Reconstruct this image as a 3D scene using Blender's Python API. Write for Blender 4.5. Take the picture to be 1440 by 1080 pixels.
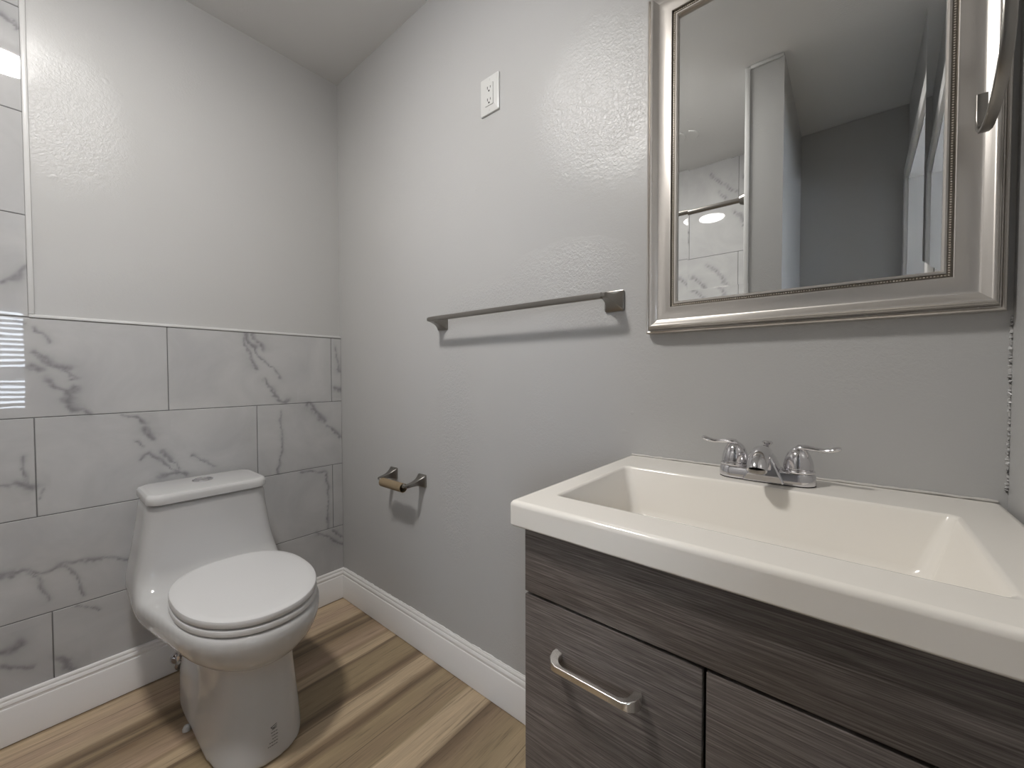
import bpy, bmesh, math, random
import numpy as np
from mathutils import Vector, Matrix, noise as mnoise
from mathutils.bvhtree import BVHTree

for _o in list(bpy.data.objects):
    bpy.data.objects.remove(_o)
S = bpy.context.scene
COL = S.collection

# ------------------------------------------------------------------ camera
cam_d = bpy.data.cameras.new('camera')
cam_d.sensor_width = 36.0
cam_d.lens = 568.82 / 1440 * 36.0
cam_d.clip_start = 0.02
cam = bpy.data.objects.new('camera', cam_d)
COL.objects.link(cam)
YAW, PITCH, ROLL = 0.6940, -0.0246, -0.0023
_F = Vector((-math.sin(YAW) * math.cos(PITCH), math.cos(YAW) * math.cos(PITCH), math.sin(PITCH)))
_R0 = Vector((math.cos(YAW), math.sin(YAW), 0))
_U0 = _R0.cross(_F)
_R = _R0 * math.cos(ROLL) + _U0 * math.sin(ROLL)
_U = _U0 * math.cos(ROLL) - _R0 * math.sin(ROLL)
_m = Matrix((_R, _U, -_F)).transposed().to_4x4()
_m.translation = Vector((1.8698, -0.9678, 1.075))
cam.matrix_world = _m
S.camera = cam

# ------------------------------------------------------------------ light and exposure
S.view_settings.view_transform = 'Standard'
S.view_settings.look = 'None'
S.view_settings.gamma = 1.0
S.view_settings.use_curve_mapping = False
S.view_settings.exposure = 0.72
LIGHT_POWER = 130.0        # ceiling lamp lens, radiance
SKY_POWER = 10.0           # overcast sky outside the window of the next room
world = bpy.data.worlds.new('sky')
S.world = world
world.use_nodes = True
_bg = world.node_tree.nodes['Background']
_bg.inputs['Color'].default_value = (0.80, 0.88, 1.0, 1)
_bg.inputs['Strength'].default_value = SKY_POWER

# ------------------------------------------------------------------ helpers
def mesh_obj(name, verts, faces, mat=None, parent=None, smooth=True, angle=35):
    me = bpy.data.meshes.new(name)
    me.from_pydata([tuple(v) for v in verts], [], [tuple(f) for f in faces])
    return link_mesh(name, me, mat, parent, smooth, angle)

def link_mesh(name, me, mat=None, parent=None, smooth=True, angle=35):
    bm = bmesh.new(); bm.from_mesh(me)
    bmesh.ops.recalc_face_normals(bm, faces=bm.faces)
    bm.to_mesh(me); bm.free()
    me.update()
    if smooth:
        me.polygons.foreach_set('use_smooth', [True] * len(me.polygons))
        me.set_sharp_from_angle(angle=math.radians(angle))
    o = bpy.data.objects.new(name, me)
    if mat is not None:
        for m in (mat if isinstance(mat, (list, tuple)) else [mat]):
            me.materials.append(m)
    COL.objects.link(o)
    if parent is not None:
        o.parent = parent
    return o

def empty(name, loc=(0, 0, 0)):
    o = bpy.data.objects.new(name, None)
    o.empty_display_size = 0.05
    o.location = loc
    COL.objects.link(o)
    return o

def tag(o, label, cat, group=None):
    o['label'] = label
    o['category'] = cat
    if group:
        o['group'] = group
    return o

def structure(o, label=None):
    o['kind'] = 'structure'
    if label:
        o['label'] = label
    return o

class MB:
    """collects geometry (world coordinates) for one mesh"""
    def __init__(self):
        self.v = []; self.f = []; self.org = (0, 0, 0); self.mi = []
    def add(self, vs, fs, mi=0):
        n = len(self.v)
        self.v += [tuple(p) for p in vs]
        self.f += [tuple(i + n for i in q) for q in fs]
        self.mi += [mi] * len(fs)
        return self
    def box(self, lo, hi, bev=0.0, seg=2, mi=0):
        bm = bmesh.new()
        bmesh.ops.create_cube(bm, size=1)
        for v in bm.verts:
            for i in range(3):
                v.co[i] = lo[i] if v.co[i] < 0 else hi[i]
        if bev > 0:
            bmesh.ops.bevel(bm, geom=list(bm.edges), offset=bev, segments=seg, profile=0.5, affect='EDGES')
        bm.verts.index_update()
        self.add([v.co.copy() for v in bm.verts], [[v.index for v in f.verts] for f in bm.faces], mi)
        bm.free(); return self
    def loft(self, rings, cap0=True, cap1=True, closed=True, mi=0):
        n = len(rings[0]); base = []
        vs = [p for r in rings for p in r]; fs = []
        for k in range(len(rings) - 1):
            for i in range(n if closed else n - 1):
                j = (i + 1) % n
                fs.append((k * n + i, k * n + j, (k + 1) * n + j, (k + 1) * n + i))
        if cap0: fs.append(tuple(range(n))[::-1])
        if cap1: fs.append(tuple((len(rings) - 1) * n + i for i in range(n)))
        return self.add(vs, fs, mi)
    def tube(self, path, rad, n=12, flat=None, up=(0, 0, 1), mi=0):
        """rad: number or list; flat: list of (ra, rb) half sizes across and along 'up'"""
        P = [Vector(p) for p in path]; rings = []
        for i, p in enumerate(P):
            t = (P[min(i + 1, len(P) - 1)] - P[max(i - 1, 0)]).normalized()
            u = Vector(up)
            if abs(t.dot(u)) > 0.97: u = Vector((1, 0, 0)) if abs(t.x) < .9 else Vector((0, 1, 0))
            s = t.cross(u).normalized(); w = s.cross(t).normalized()
            if flat: ra, rb = flat[i]
            else:
                ra = rb = rad[i] if isinstance(rad, (list, tuple)) else rad
            rings.append([p + s * (ra * math.cos(a)) + w * (rb * math.sin(a)) for a in [2 * math.pi * k / n for k in range(n)]])
        return self.loft(rings, mi=mi)
    def lathe(self, c, prof, n=32, axis='z', mi=0):
        c = Vector(c); rings = []
        for r, h in prof:
            ring = []
            for k in range(n):
                a = 2 * math.pi * k / n
                x, y = r * math.cos(a), r * math.sin(a)
                d = {'z': (x, y, h), 'y': (x, h, y), 'x': (h, x, y)}[axis]
                ring.append(c + Vector(d))
            rings.append(ring)
        return self.loft(rings, mi=mi)
    def build(self, name, mat=None, parent=None, smooth=True, angle=35, org=None):
        if parent is not None:
            org = world_loc(parent)
        org = Vector(org) if org is not None else Vector((0, 0, 0))
        o = mesh_obj(name, [Vector(p) - org for p in self.v], self.f, mat, parent, smooth, angle)
        if len(set(self.mi)) > 1:
            o.data.polygons.foreach_set('material_index', self.mi)
        if parent is None:
            o.location = org
        return o

def world_loc(o):
    p = Vector(o.location)
    while o.parent is not None:
        o = o.parent; p += Vector(o.location)
    return p

def rrect(cx, cy, hx, hy, r, n=6):
    r = min(r, hx * .999, hy * .999)
    pts = []
    for k, (sx, sy) in enumerate(((1, 1), (-1, 1), (-1, -1), (1, -1))):
        for i in range(n + 1):
            a = math.pi / 2 * (k + i / n)
            pts.append((cx + sx * (hx - r) + r * math.cos(a), cy + sy * (hy - r) + r * math.sin(a)))
    return pts

def at_z(pts, z): return [Vector((x, y, z)) for x, y in pts]
def at_y(pts, y): return [Vector((x, y, z)) for x, z in pts]

# ------------------------------------------------------------------ materials
class NT:
    def __init__(self, name):
        self.m = bpy.data.materials.new(name); self.m.use_nodes = True
        self.t = self.m.node_tree
        self.p = self.t.nodes['Principled BSDF']
    def n(self, kind):
        return self.t.nodes.new(kind)
    def l(self, a, b): self.t.links.new(a, b)
    def set(self, **kw):
        for k, v in kw.items():
            key = k.replace('_', ' ')
            self.p.inputs[key].default_value = v
        return self
    def coord(self, scale=(1, 1, 1), loc=(0, 0, 0), rot=(0, 0, 0)):
        g = self.n('ShaderNodeNewGeometry')
        mp = self.n('ShaderNodeMapping')
        mp.inputs['Scale'].default_value = scale
        mp.inputs['Location'].default_value = loc
        mp.inputs['Rotation'].default_value = rot
        self.l(g.outputs['Position'], mp.inputs['Vector'])
        return mp.outputs['Vector']
    def noise(self, vec, scale=5, detail=3, rough=.5, dist=0):
        nd = self.n('ShaderNodeTexNoise')
        nd.inputs['Scale'].default_value = scale; nd.inputs['Detail'].default_value = detail
        nd.inputs['Roughness'].default_value = rough; nd.inputs['Distortion'].default_value = dist
        if vec is not None: self.l(vec, nd.inputs['Vector'])
        return nd.outputs['Fac']
    def ramp(self, fac, stops, interp='LINEAR'):
        r = self.n('ShaderNodeValToRGB'); cr = r.color_ramp; cr.interpolation = interp
        while len(cr.elements) > 1: cr.elements.remove(cr.elements[-1])
        for i, (p, c) in enumerate(stops):
            e = cr.elements[0] if i == 0 else cr.elements.new(p)
            e.position = p
            e.color = (c, c, c, 1) if isinstance(c, (int, float)) else (*c, 1)
        self.l(fac, r.inputs['Fac']); return r.outputs['Color']
    def math(self, op, a, b=None, clamp=False):
        nd = self.n('ShaderNodeMath'); nd.operation = op; nd.use_clamp = clamp
        for i, x in enumerate((a, b)):
            if x is None: continue
            if isinstance(x, (int, float)): nd.inputs[i].default_value = x
            else: self.l(x, nd.inputs[i])
        return nd.outputs[0]
    def mix(self, fac, a, b, blend='MIX'):
        nd = self.n('ShaderNodeMix'); nd.data_type = 'RGBA'; nd.blend_type = blend
        if isinstance(fac, (int, float)): nd.inputs[0].default_value = fac
        else: self.l(fac, nd.inputs[0])
        for i, x in ((6, a), (7, b)):
            if isinstance(x, tuple): nd.inputs[i].default_value = (*x, 1)
            else: self.l(x, nd.inputs[i])
        return nd.outputs[2]
    def bump(self, h, strength=.3, dist=.002):
        b = self.n('ShaderNodeBump')
        b.inputs['Strength'].default_value = strength; b.inputs['Distance'].default_value = dist
        self.l(h, b.inputs['Height']); self.l(b.outputs['Normal'], self.p.inputs['Normal']); return b

def simple(name, col, rough=.4, metal=0.0, **kw):
    t = NT(name); t.set(Base_Color=(*col, 1), Roughness=rough, Metallic=metal, **kw); return t.m

# patches where the roller left a heavy stipple: centre and radii
STIPPLE = [(1.36, 0, 1.78, .26, .5, .26, .9), (1.24, 0, 1.35, .24, .5, .10, 2.3), (.98, 0, 1.31, .32, .5, .08, 2.0), (.80, 0, .85, .10, .5, .50, 2.2), (1.30, 0, 1.22, .2, .5, .05, 1.6),
           (0, -.86, 1.84, .5, .17, .26, 1.0), (0, -.70, 1.40, .5, .14, .10, 1.2)]
def paint(name, col, rough=.30, patch=True):
    """roller-textured satin wall paint: fine orange peel, stippled areas, a few lumps"""
    t = NT(name)
    v = t.coord()
    fine = t.noise(v, 210, 3, .6)
    mid = t.noise(v, 125, 4, .62, .5)
    zone = t.ramp(t.noise(v, 3.1, 3, .55), [(0.52, 0.05), (0.66, .7)])
    warp = t.math('MULTIPLY', t.math('SUBTRACT', t.noise(v, 9, 3, .6), .5), .28)
    for cx, cy, cz, sx, sy, sz, wt in STIPPLE:
        d = t.n('ShaderNodeVectorMath'); d.operation = 'LENGTH'
        t.l(t.coord((1 / sx, 1 / sy, 1 / sz), (-cx / sx, -cy / sy, -cz / sz)), d.inputs[0])
        blob = t.ramp(t.math('ADD', d.outputs['Value'], t.math('MULTIPLY', warp, 2.2)), [(0.45, 1.0), (1.0, 0.0)])
        zone = t.math('MAXIMUM', zone, t.math('MULTIPLY', blob, wt))
    lump = t.ramp(t.noise(v, 17, 2, .5), [(0.73, 0.0), (0.80, 1.0)])
    wave = t.noise(v, 6, 2, .5)
    h = t.math('ADD', t.math('MULTIPLY', fine, .10), t.math('MULTIPLY', t.math('MULTIPLY', mid, zone), 1.0))
    h = t.math('ADD', h, t.math('MULTIPLY', lump, .45))
    h = t.math('ADD', h, t.math('MULTIPLY', wave, .35))
    t.bump(h, .36, .005)
    c = t.mix(t.noise(v, 2.3, 3, .5), tuple(x * .965 for x in col), tuple(x * 1.035 for x in col))
    t.l(c, t.p.inputs['Base Color'])
    t.set(Roughness=rough); t.p.inputs['Specular IOR Level'].default_value = .42
    return t.m

M = {}
M['wall'] = paint('grey_wall_paint', (.475, .473, .468))
M['ceil'] = paint('ceiling_paint', (.76, .76, .755), .7)
M['hall'] = simple('hall_paint', (.55, .54, .52), .6)
M['trim'] = simple('white_trim_paint', (.80, .79, .78), .35)
M['edge'] = simple('white_edge_profile', (.60, .60, .595), .3)
M['grout'] = simple('grey_grout', (.13, .13, .13), .8)
M['ceramic'] = simple('white_ceramic', (.56, .56, .56), .08, Coat_Weight=.3)
M['seat'] = simple('white_seat_plastic', (.68, .68, .685), .22)
M['nickel'] = simple('brushed_nickel', (.43, .41, .385), .30, 1.0)
M['nickel_dark'] = simple('satin_nickel', (.30, .285, .265), .28, 1.0)
M['chrome'] = simple('chrome', (.72, .71, .73), .06, 1.0)
M['black'] = simple('black_gap', (.01, .01, .01), .6)
M['bead'] = simple('dark_antique_metal', (.26, .235, .20), .32, 1.0)
M['frame'] = simple('champagne_silver_leaf', (.60, .57, .535), .31, .85)
M['mirror'] = simple('mirror_silver', (.86, .87, .86), .0, 1.0)
M['card'] = simple('brown_cardboard', (.22, .165, .10), .8)
M['card_in'] = simple('dark_cardboard', (.10, .075, .05), .9)
M['plate'] = simple('white_outlet_plastic', (.62, .62, .605), .3)
M['slot'] = simple('outlet_slot', (.03, .03, .03), .7)
M['sink'] = simple('cultured_marble', (.86, .825, .765), .16, Coat_Weight=.2)
M['caulk'] = simple('white_caulk', (.60, .58, .55), .5)
M['blind'] = simple('blind_slat', (.80, .82, .85), .5)
M['ink'] = simple('printed_ink', (.05, .05, .06), .6)

def tile_mat():
    t = NT('marble_tile_glaze')
    a = t.n('ShaderNodeAttribute'); a.attribute_name = 'vein'
    v = t.coord()
    cloud = t.ramp(t.noise(v, 4.5, 4, .6, .6), [(0.35, (.43, .43, .435)), (0.68, (.50, .50, .50))])
    speck = t.ramp(t.noise(v, 160, 2, .5), [(0.3, .86), (0.7, 1.0)])
    vein = t.mix(a.outputs['Fac'], cloud, (.15, .15, .16))
    t.l(vein, t.p.inputs['Base Color'])
    t.bump(t.noise(v, 7, 2, .5), .05, .003)
    t.set(Roughness=.012)
    return t.m
M['tile'] = tile_mat()

def wood_front():
    t = NT('dark_grey_oak_laminate')
    v = t.coord((13, 13, 560))
    g = t.noise(v, 1.0, 4, .65, .25)
    v2 = t.coord((4, 4, 150))
    g2 = t.noise(v2, 1.0, 3, .6, .3)
    s = t.math('ADD', t.math('MULTIPLY', g, .74), t.math('MULTIPLY', g2, .28))
    c = t.ramp(s, [(0.34, (.046, .037, .0325)), (0.52, (.132, .113, .102)), (0.68, (.25, .222, .205))])
    t.l(c, t.p.inputs['Base Color'])
    t.bump(g, .25, .0008)
    t.set(Roughness=.42)
    return t.m
M['wood'] = wood_front()

def floor_mat():
    t = NT('acacia_vinyl_plank')
    g = t.n('ShaderNodeNewGeometry')
    sx = t.n('ShaderNodeSeparateXYZ'); t.l(g.outputs['Position'], sx.inputs[0])
    wob = t.noise(t.coord((1, .9, 1)), 4.0, 2, .5)
    wob2 = t.noise(t.coord((9, 1.2, 1)), 3.0, 3, .6)
    x = t.math('ADD', sx.outputs['X'], t.math('MULTIPLY', t.math('SUBTRACT', wob, .5), .016))
    x = t.math('ADD', x, t.math('MULTIPLY', t.math('SUBTRACT', wob2, .5), .012))
    fx = t.math('DIVIDE', x, 2.2)
    LT = (.52, .40, .265); PK = (.46, .335, .235); MD = (.30, .218, .137); DK = (.165, .112, .07); OL = (.345, .262, .158)
    bands = [(0.0, MD), (.022, MD), (.026, LT), (.12, PK), (.185, LT), (.195, MD), (.225, DK), (.238, OL), (.262, DK), (.292, MD), (.38, PK), (.402, MD),
             (.407, LT), (.449, LT), (.454, DK), (.475, OL), (.575, OL), (.598, DK), (.625, MD), (.629, LT), (.688, LT), (.705, MD), (.725, DK), (.75, OL),
             (.84, MD), (.880, OL), (.886, LT), (.970, LT), (.986, DK), (1.03, MD), (1.10, OL), (1.3, LT)]
    base = t.ramp(fx, [(p / 2.2, c) for p, c in bands])
    grain = t.noise(t.coord((70, 4, 1)), 1.0, 5, .65, .8)
    fine = t.noise(t.coord((230, 7, 1)), 1.0, 3, .6, .2)
    gm = t.ramp(t.math('ADD', t.math('MULTIPLY', grain, .6), t.math('MULTIPLY', fine, .4)), [(0.30, .42), (0.46, .92), (0.56, 1.02), (0.70, 1.32)])
    c = t.mix(1.0, base, gm, 'MULTIPLY')
    # knots
    vo = t.n('ShaderNodeTexVoronoi'); vo.inputs['Scale'].default_value = 1.0
    t.l(t.coord((5.5, 2.6, 1), (.3, .1, 0)), vo.inputs['Vector'])
    kn = t.ramp(vo.outputs['Distance'], [(0.02, 1.0), (0.07, .55), (.11, 0.0)])
    c = t.mix(t.math('MULTIPLY', kn, .5), c, (.20, .115, .06))
    # plank seams every 18 cm
    fr = t.math('FRACT', t.math('DIVIDE', t.math('ADD', sx.outputs['X'], .085), .1785))
    seam = t.ramp(t.math('ABSOLUTE', t.math('SUBTRACT', fr, .5)), [(0.490, 0.0), (0.497, 1.0)])
    c = t.mix(t.math('MULTIPLY', seam, .65), c, (.06, .04, .025))
    t.l(c, t.p.inputs['Base Color'])
    t.bump(t.math('SUBTRACT', fine, t.math('MULTIPLY', seam, 1.0)), .2, .001)
    t.set(Roughness=.42)
    return t.m
M['floor'] = floor_mat()

def emit(name, col, k):
    t = NT(name)
    t.set(Base_Color=(.8, .8, .8, 1))
    t.p.inputs['Emission Color'].default_value = (*col, 1)
    t.p.inputs['Emission Strength'].default_value = k
    return t.m
M['lens'] = emit('lit_lamp_lens', (1.0, .968, .93), LIGHT_POWER)
M['pull'] = simple('polished_nickel_pull', (.72, .70, .67), .24, 1.0)
M['frame_bead'] = simple('bright_silver_bead', (.75, .70, .62), .25, 1.0)

# ================================================================== THE ROOM
H = 2.44
XC = 2.062           # right wall
YF = -1.95           # wall behind the camera
TH = 0.10

floor = MB().box((-.008 - TH, YF - TH, -.08), (4.4, TH, 0)).build('floor', M['floor'], smooth=False)
structure(floor)
ceil = MB().box((-.008 - TH, YF - TH, H), (XC + TH, TH, H + .08)).build('ceiling', M['ceil'], smooth=False)
structure(ceil)
structure(MB().box((-.008 - TH, 0, 0), (XC + TH, TH, H)).build('wall_back', M['wall'], smooth=False))
structure(MB().box((-.008 - TH, YF - TH, 0), (-.008, 0, H)).build('wall_left', M['wall'], smooth=False))
# right wall with a doorway
DY0, DY1, DZ = -1.85, -0.955, 2.04
w = MB()
w.box((XC, DY1, 0), (XC + TH, 0, H)); w.box((XC, YF, 0), (XC + TH, DY0, H)); w.box((XC, DY0, DZ), (XC + TH, DY1, H))
structure(w.build('wall_right', M['wall'], smooth=False))
structure(MB().box((-.008, YF - TH, 0), (XC + TH, YF, H)).build('wall_front', M['wall'], smooth=False))
# partition at the end of the shower
PX0, PX1, PY = 1.502, 1.642, -1.15
structure(MB().box((PX0, YF, 0), (PX1, PY, H)).build('wall_partition', M['wall'], smooth=False))

# door lining and casing
dl = MB()
dl.box((XC - .004, DY0, 0), (XC + TH + .004, DY0 + .018, DZ)); dl.box((XC - .004, DY1 - .018, 0), (XC + TH + .004, DY1, DZ))
dl.box((XC - .004, DY0 + .018, DZ - .018), (XC + TH + .004, DY1 - .018, DZ))
d1 = structure(dl.build('door_1', M['trim'], smooth=False))
for nm, lo, hi in (('trim_1', (XC - .018, DY0 - .062, 0), (XC - .0005, DY0 + .006, DZ + .06)),
                   ('trim_2', (XC - .018, DY1 - .006, 0), (XC - .0005, DY1 + .062, DZ + .06)),
                   ('trim_3', (XC - .018, DY0 + .0065, DZ - .006), (XC - .0005, DY1 - .0065, DZ + .06))):
    structure(MB().box(lo, hi, .005).build(nm, M['trim']))

for nm in ('wall_right', 'door_1', 'trim_1', 'trim_2', 'trim_3'):
    bpy.data.objects[nm].data.transform(Matrix.Translation((XC, 0, 0)) @ Matrix.Rotation(math.radians(.75), 4, 'Z') @ Matrix.Translation((-XC, 0, 0)))

# next room: walls, ceiling, window with a blind, plus an added window for fill
HX, HY0, HY1 = 4.25, -2.9, 0.35
hw = MB()
WY0, WY1, WZ0, WZ1 = -1.75, -0.75, .72, 1.72
hw.box((HX, HY0, 0), (HX + .1, WY0, H)); hw.box((HX, WY1, 0), (HX + .1, HY1, H))
hw.box((HX, WY0, 0), (HX + .1, WY1, WZ0)); hw.box((HX, WY0, WZ1), (HX + .1, WY1, H))
QX0, QX1, QZ0, QZ1 = 3.05, 3.85, 1.0, 1.85  # extra opening, added so more daylight reaches the bathroom doorway
hw.box((XC + TH, HY0 - .1, 0), (QX0, HY0, H)); hw.box((QX1, HY0 - .1, 0), (HX + .1, HY0, H))
hw.box((QX0, HY0 - .1, 0), (QX1, HY0, QZ0)); hw.box((QX0, HY0 - .1, QZ1), (QX1, HY0, H)); hw.box((XC + TH, HY1, 0), (HX + .1, HY1 + .1, H))
hw.box((XC + TH * .98, HY0, 0), (XC + TH, YF - TH, H)); hw.box((XC + TH * .98, TH, 0), (XC + TH, HY1, H))
structure(hw.build('wall_hall', M['hall'], smooth=False))
structure(MB().box((XC + TH, HY0, H), (HX + .1, HY1, H + .08)).build('ceiling_hall', M['hall'], smooth=False))
structure(MB().box((XC + TH, HY0, -.08), (HX + .1, YF - TH - .001, 0)).box((XC + TH, TH + .001, -.08), (HX + .1, HY1, 0)).build('floor_hall', M['floor'], smooth=False))
wf = MB()
for lo, hi in (((HX + .02, WY0, WZ0), (HX + .07, WY0 + .04, WZ1)), ((HX + .02, WY1 - .04, WZ0), (HX + .07, WY1, WZ1)),
               ((HX + .02, WY0, WZ0), (HX + .07, WY1, WZ0 + .04)), ((HX + .02, WY0, WZ1 - .04), (HX + .07, WY1, WZ1)),
               ((HX + .02, WY0, 1.02), (HX + .07, WY1, 1.14))):
    wf.box(lo, hi)
structure(wf.build('window_1', M['trim'], smooth=False))
w2 = MB()  # frame of the added fill window, out of view
for lo, hi in (((QX0, HY0 - .07, QZ0), (QX0 + .04, HY0 - .02, QZ1)), ((QX1 - .04, HY0 - .07, QZ0), (QX1, HY0 - .02, QZ1)), ((QX0 + .04, HY0 - .07, QZ0), (QX1 - .04, HY0 - .02, QZ0 + .04)),
               ((QX0 + .04, HY0 - .07, QZ1 - .04), (QX1 - .04, HY0 - .02, QZ1)), ((QX0 + .04, HY0 - .07, 1.40), (QX1 - .04, HY0 - .02, 1.44))):
    w2.box(lo, hi)
structure(w2.build('window_added_fill', M['trim'], smooth=False))
bl = MB()
bl.box((HX - .035, WY0 - .02, WZ1 - .02), (HX - .002, WY1 + .02, WZ1 + .02))
z = WZ1 - .03
while z > WZ0 + .03:
    c0 = (HX - .020, z)
    for s in (1,):
        dx, dz = .012 * s, .0260
        bl.add([(c0[0] - dx, WY0, z + dz * .55), (c0[0] + dx, WY0, z - dz * .55), (c0[0] + dx, WY1, z - dz * .55), (c0[0] - dx, WY1, z + dz * .55),
                (c0[0] - dx, WY0, z + dz * .55 + .001), (c0[0] + dx, WY0, z - dz * .55 + .001), (c0[0] + dx, WY1, z - dz * .55 + .001), (c0[0] - dx, WY1, z + dz * .55 + .001)],
               [(0, 1, 2, 3), (4, 5, 6, 7), (0, 1, 5, 4), (2, 3, 7, 6), (1, 2, 6, 5), (0, 3, 7, 4)])
    z -= .050
blind = bl.build('window_blind', M['blind'], smooth=False, org=(HX - .02, (WY0 + WY1) / 2, WZ1))
tag(blind, 'pale slatted window blind glowing with daylight, mirrored in the glossy tiles', 'blind')

# ------------------------------------------------------------------ marble tiles
VEINS = [([(-0.946,1.214),(-0.93,1.203),(-0.919,1.173)],1),([(-0.952,1.144),(-0.931,1.128),(-0.913,1.109),(-0.891,1.102),(-0.879,1.1)],1.6),([(-0.903,1.104),(-0.884,1.085),(-0.866,1.067),(-0.877,1.06)],1.3),([(-0.921,1.054),(-0.907,1.037),(-0.886,1.018),(-0.87,1.033)],2.6),([(-0.893,1.019),(-0.886,1.003)],2),([(-0.89,0.999),(-0.882,0.98),(-0.868,0.966)],3.4),([(-0.868,0.968),(-0.841,0.955)],1),([(-0.953,1.102),(-0.939,1.091)],2.2),([(-0.399,1.244),(-0.404,1.195),(-0.382,1.161),(-0.358,1.098)],1.4),([(-0.373,1.24),(-0.356,1.212),(-0.33,1.178)],1.6),([(-0.392,1.221),(-0.367,1.182),(-0.341,1.139),(-0.296,1.101),(-0.274,1.065)],1.3),([(-0.332,1.057),(-0.303,1.02),(-0.29,0.981)],2),([(-0.295,0.987),(-0.276,0.965),(-0.245,0.957)],3),([(-0.394,1.238),(-0.387,1.198),(-0.362,1.182)],3),([(-0.023,1.198),(-0.01,1.094)],1),([(-0.036,1.013),(-0.001,1.002)],2),([(-0.767,0.945),(-0.732,0.932),(-0.714,0.914)],2),([(-0.728,0.932),(-0.712,0.914)],3.5),([(-0.709,0.884),(-0.693,0.864),(-0.678,0.848)],3),([(-0.724,0.787),(-0.694,0.802),(-0.66,0.769),(-0.641,0.74),(-0.611,0.714)],1.6),([(-0.66,0.807),(-0.641,0.774),(-0.617,0.731)],1.2),([(-0.661,0.716),(-0.631,0.723),(-0.597,0.709)],3),([(-0.734,0.845),(-0.716,0.828)],1.2),([(-0.161,0.943),(-0.136,0.928),(-0.114,0.894),(-0.085,0.859)],2.4),([(-0.069,0.834),(-0.052,0.816),(-0.025,0.799),(-0.0,0.776)],1.6),([(-0.271,0.913),(-0.264,0.789),(-0.283,0.654)],0.7),([(-0.984,0.83),(-0.971,0.779),(-0.961,0.734)],1.2),([(-0.983,0.756),(-0.964,0.739)],4),([(-1.022,0.756),(-0.969,0.749)],1),([(-0.187,0.642),(-0.085,0.62),(-0.069,0.556),(-0.072,0.355)],1.0),([(-1.027,0.505),(-0.968,0.496),(-0.947,0.481),(-0.896,0.487),(-0.81,0.472),(-0.755,0.45)],1.2),([(-1.027,0.493),(-0.988,0.495)],1.6),([(-0.974,0.496),(-0.953,0.464),(-0.94,0.393)],0.8),([(-0.896,0.48),(-0.86,0.372)],0.8),([(-0.131,0.346),(-0.062,0.301),(-0.007,0.256)],1.4),([(-0.052,0.335),(-0.003,0.293)],1),([(-1.032,0.275),(-1.008,0.275),(-0.995,0.283)],3),([(-1.032,0.238),(-1.007,0.215),(-0.969,0.198)],1.2),([(-0.921,0.2),(-0.902,0.167),(-0.889,0.152)],3.4),([(-0.876,0.347),(-0.829,0.307)],0.8),([(-0.991,2.103),(-0.984,2.098),(-0.975,2.088),(-0.958,2.081)],1.6),([(-0.968,2.098),(-0.971,2.076)],1),([(-1.009,1.343),(-0.991,1.352),(-0.977,1.369),(-0.959,1.393)],1.8),([(-0.986,1.24),(-0.966,1.221)],1.5),([(-0.949,0.706),(-0.942,0.726)],0.6),([(-0.579,0.777),(-0.514,0.726)],0.5)]
ROW, Z0, GAP = .2993, 1.2468, .0022
def _vnoise(a, b, f, seed):
    out = np.empty(len(a))
    for i in range(len(a)):
        out[i] = mnoise.noise(Vector((a[i] * f, b[i] * f, seed)))
    return out

def vein_field(a, b, lines):
    """darkness of the marble veins at wall points (a along the wall, b height)"""
    n1 = _vnoise(a, b, 30, 1.3); n2 = _vnoise(a, b, 30, 7.7); n3 = _vnoise(a, b, 95, 3.1); n4 = _vnoise(a, b, 14, 5.2)
    aa = a + n1 * .010 + n3 * .004; bb = b + n2 * .010 + n3 * .004
    v = np.zeros(len(a))
    for pts, wd in lines:
        p = np.array(pts)
        lo, hi = p.min(0) - .04, p.max(0) + .04
        idx = np.nonzero((a > lo[0]) & (a < hi[0]) & (b > lo[1]) & (b < hi[1]))[0]
        if len(idx) == 0: continue
        best = np.full(len(idx), 9.0)
        for k in range(len(p) - 1):
            d = p[k + 1] - p[k]; L = max(d @ d, 1e-9)
            t = np.clip(((aa[idx] - p[k][0]) * d[0] + (bb[idx] - p[k][1]) * d[1]) / L, 0, 1)
            q = np.hypot(aa[idx] - p[k][0] - t * d[0], bb[idx] - p[k][1] - t * d[1])
            best = np.minimum(best, q)
        wdt = .0022 + .0030 * wd * np.clip(.75 + n4[idx] * 1.4, .25, 1.6)
        core = np.exp(-(best / wdt) ** 2) * np.clip(.34 + .085 * wd + n3[idx] * .40, .05, .60)
        halo = np.exp(-(best / (wdt * 3.2)) ** 2) * .13
        v[idx] = np.maximum(v[idx], core + halo)
    # soft cloudy ghosts
    v += np.clip(_vnoise(a, b, 9, 9.9) - .30, 0, 1) * .16
    return np.clip(v, 0, 1)

def rand_veins(seed, a0, a1, b0, b1):
    r = random.Random(seed); L = []
    for k in range(3):
        x, z = r.uniform(a0, a1), r.uniform(b0 + .1, b1)
        for j in range(r.randint(2, 4)):
            pts = [(x, z)]
            for i in range(4):
                x += r.uniform(.008, .035); z -= r.uniform(.008, .04); pts.append((x, z))
            L.append((pts, r.choice([.8, 1, 1.4, 2.4])))
            x += r.uniform(-.03, .02); z += r.uniform(-.02, .03)
    return L

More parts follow.
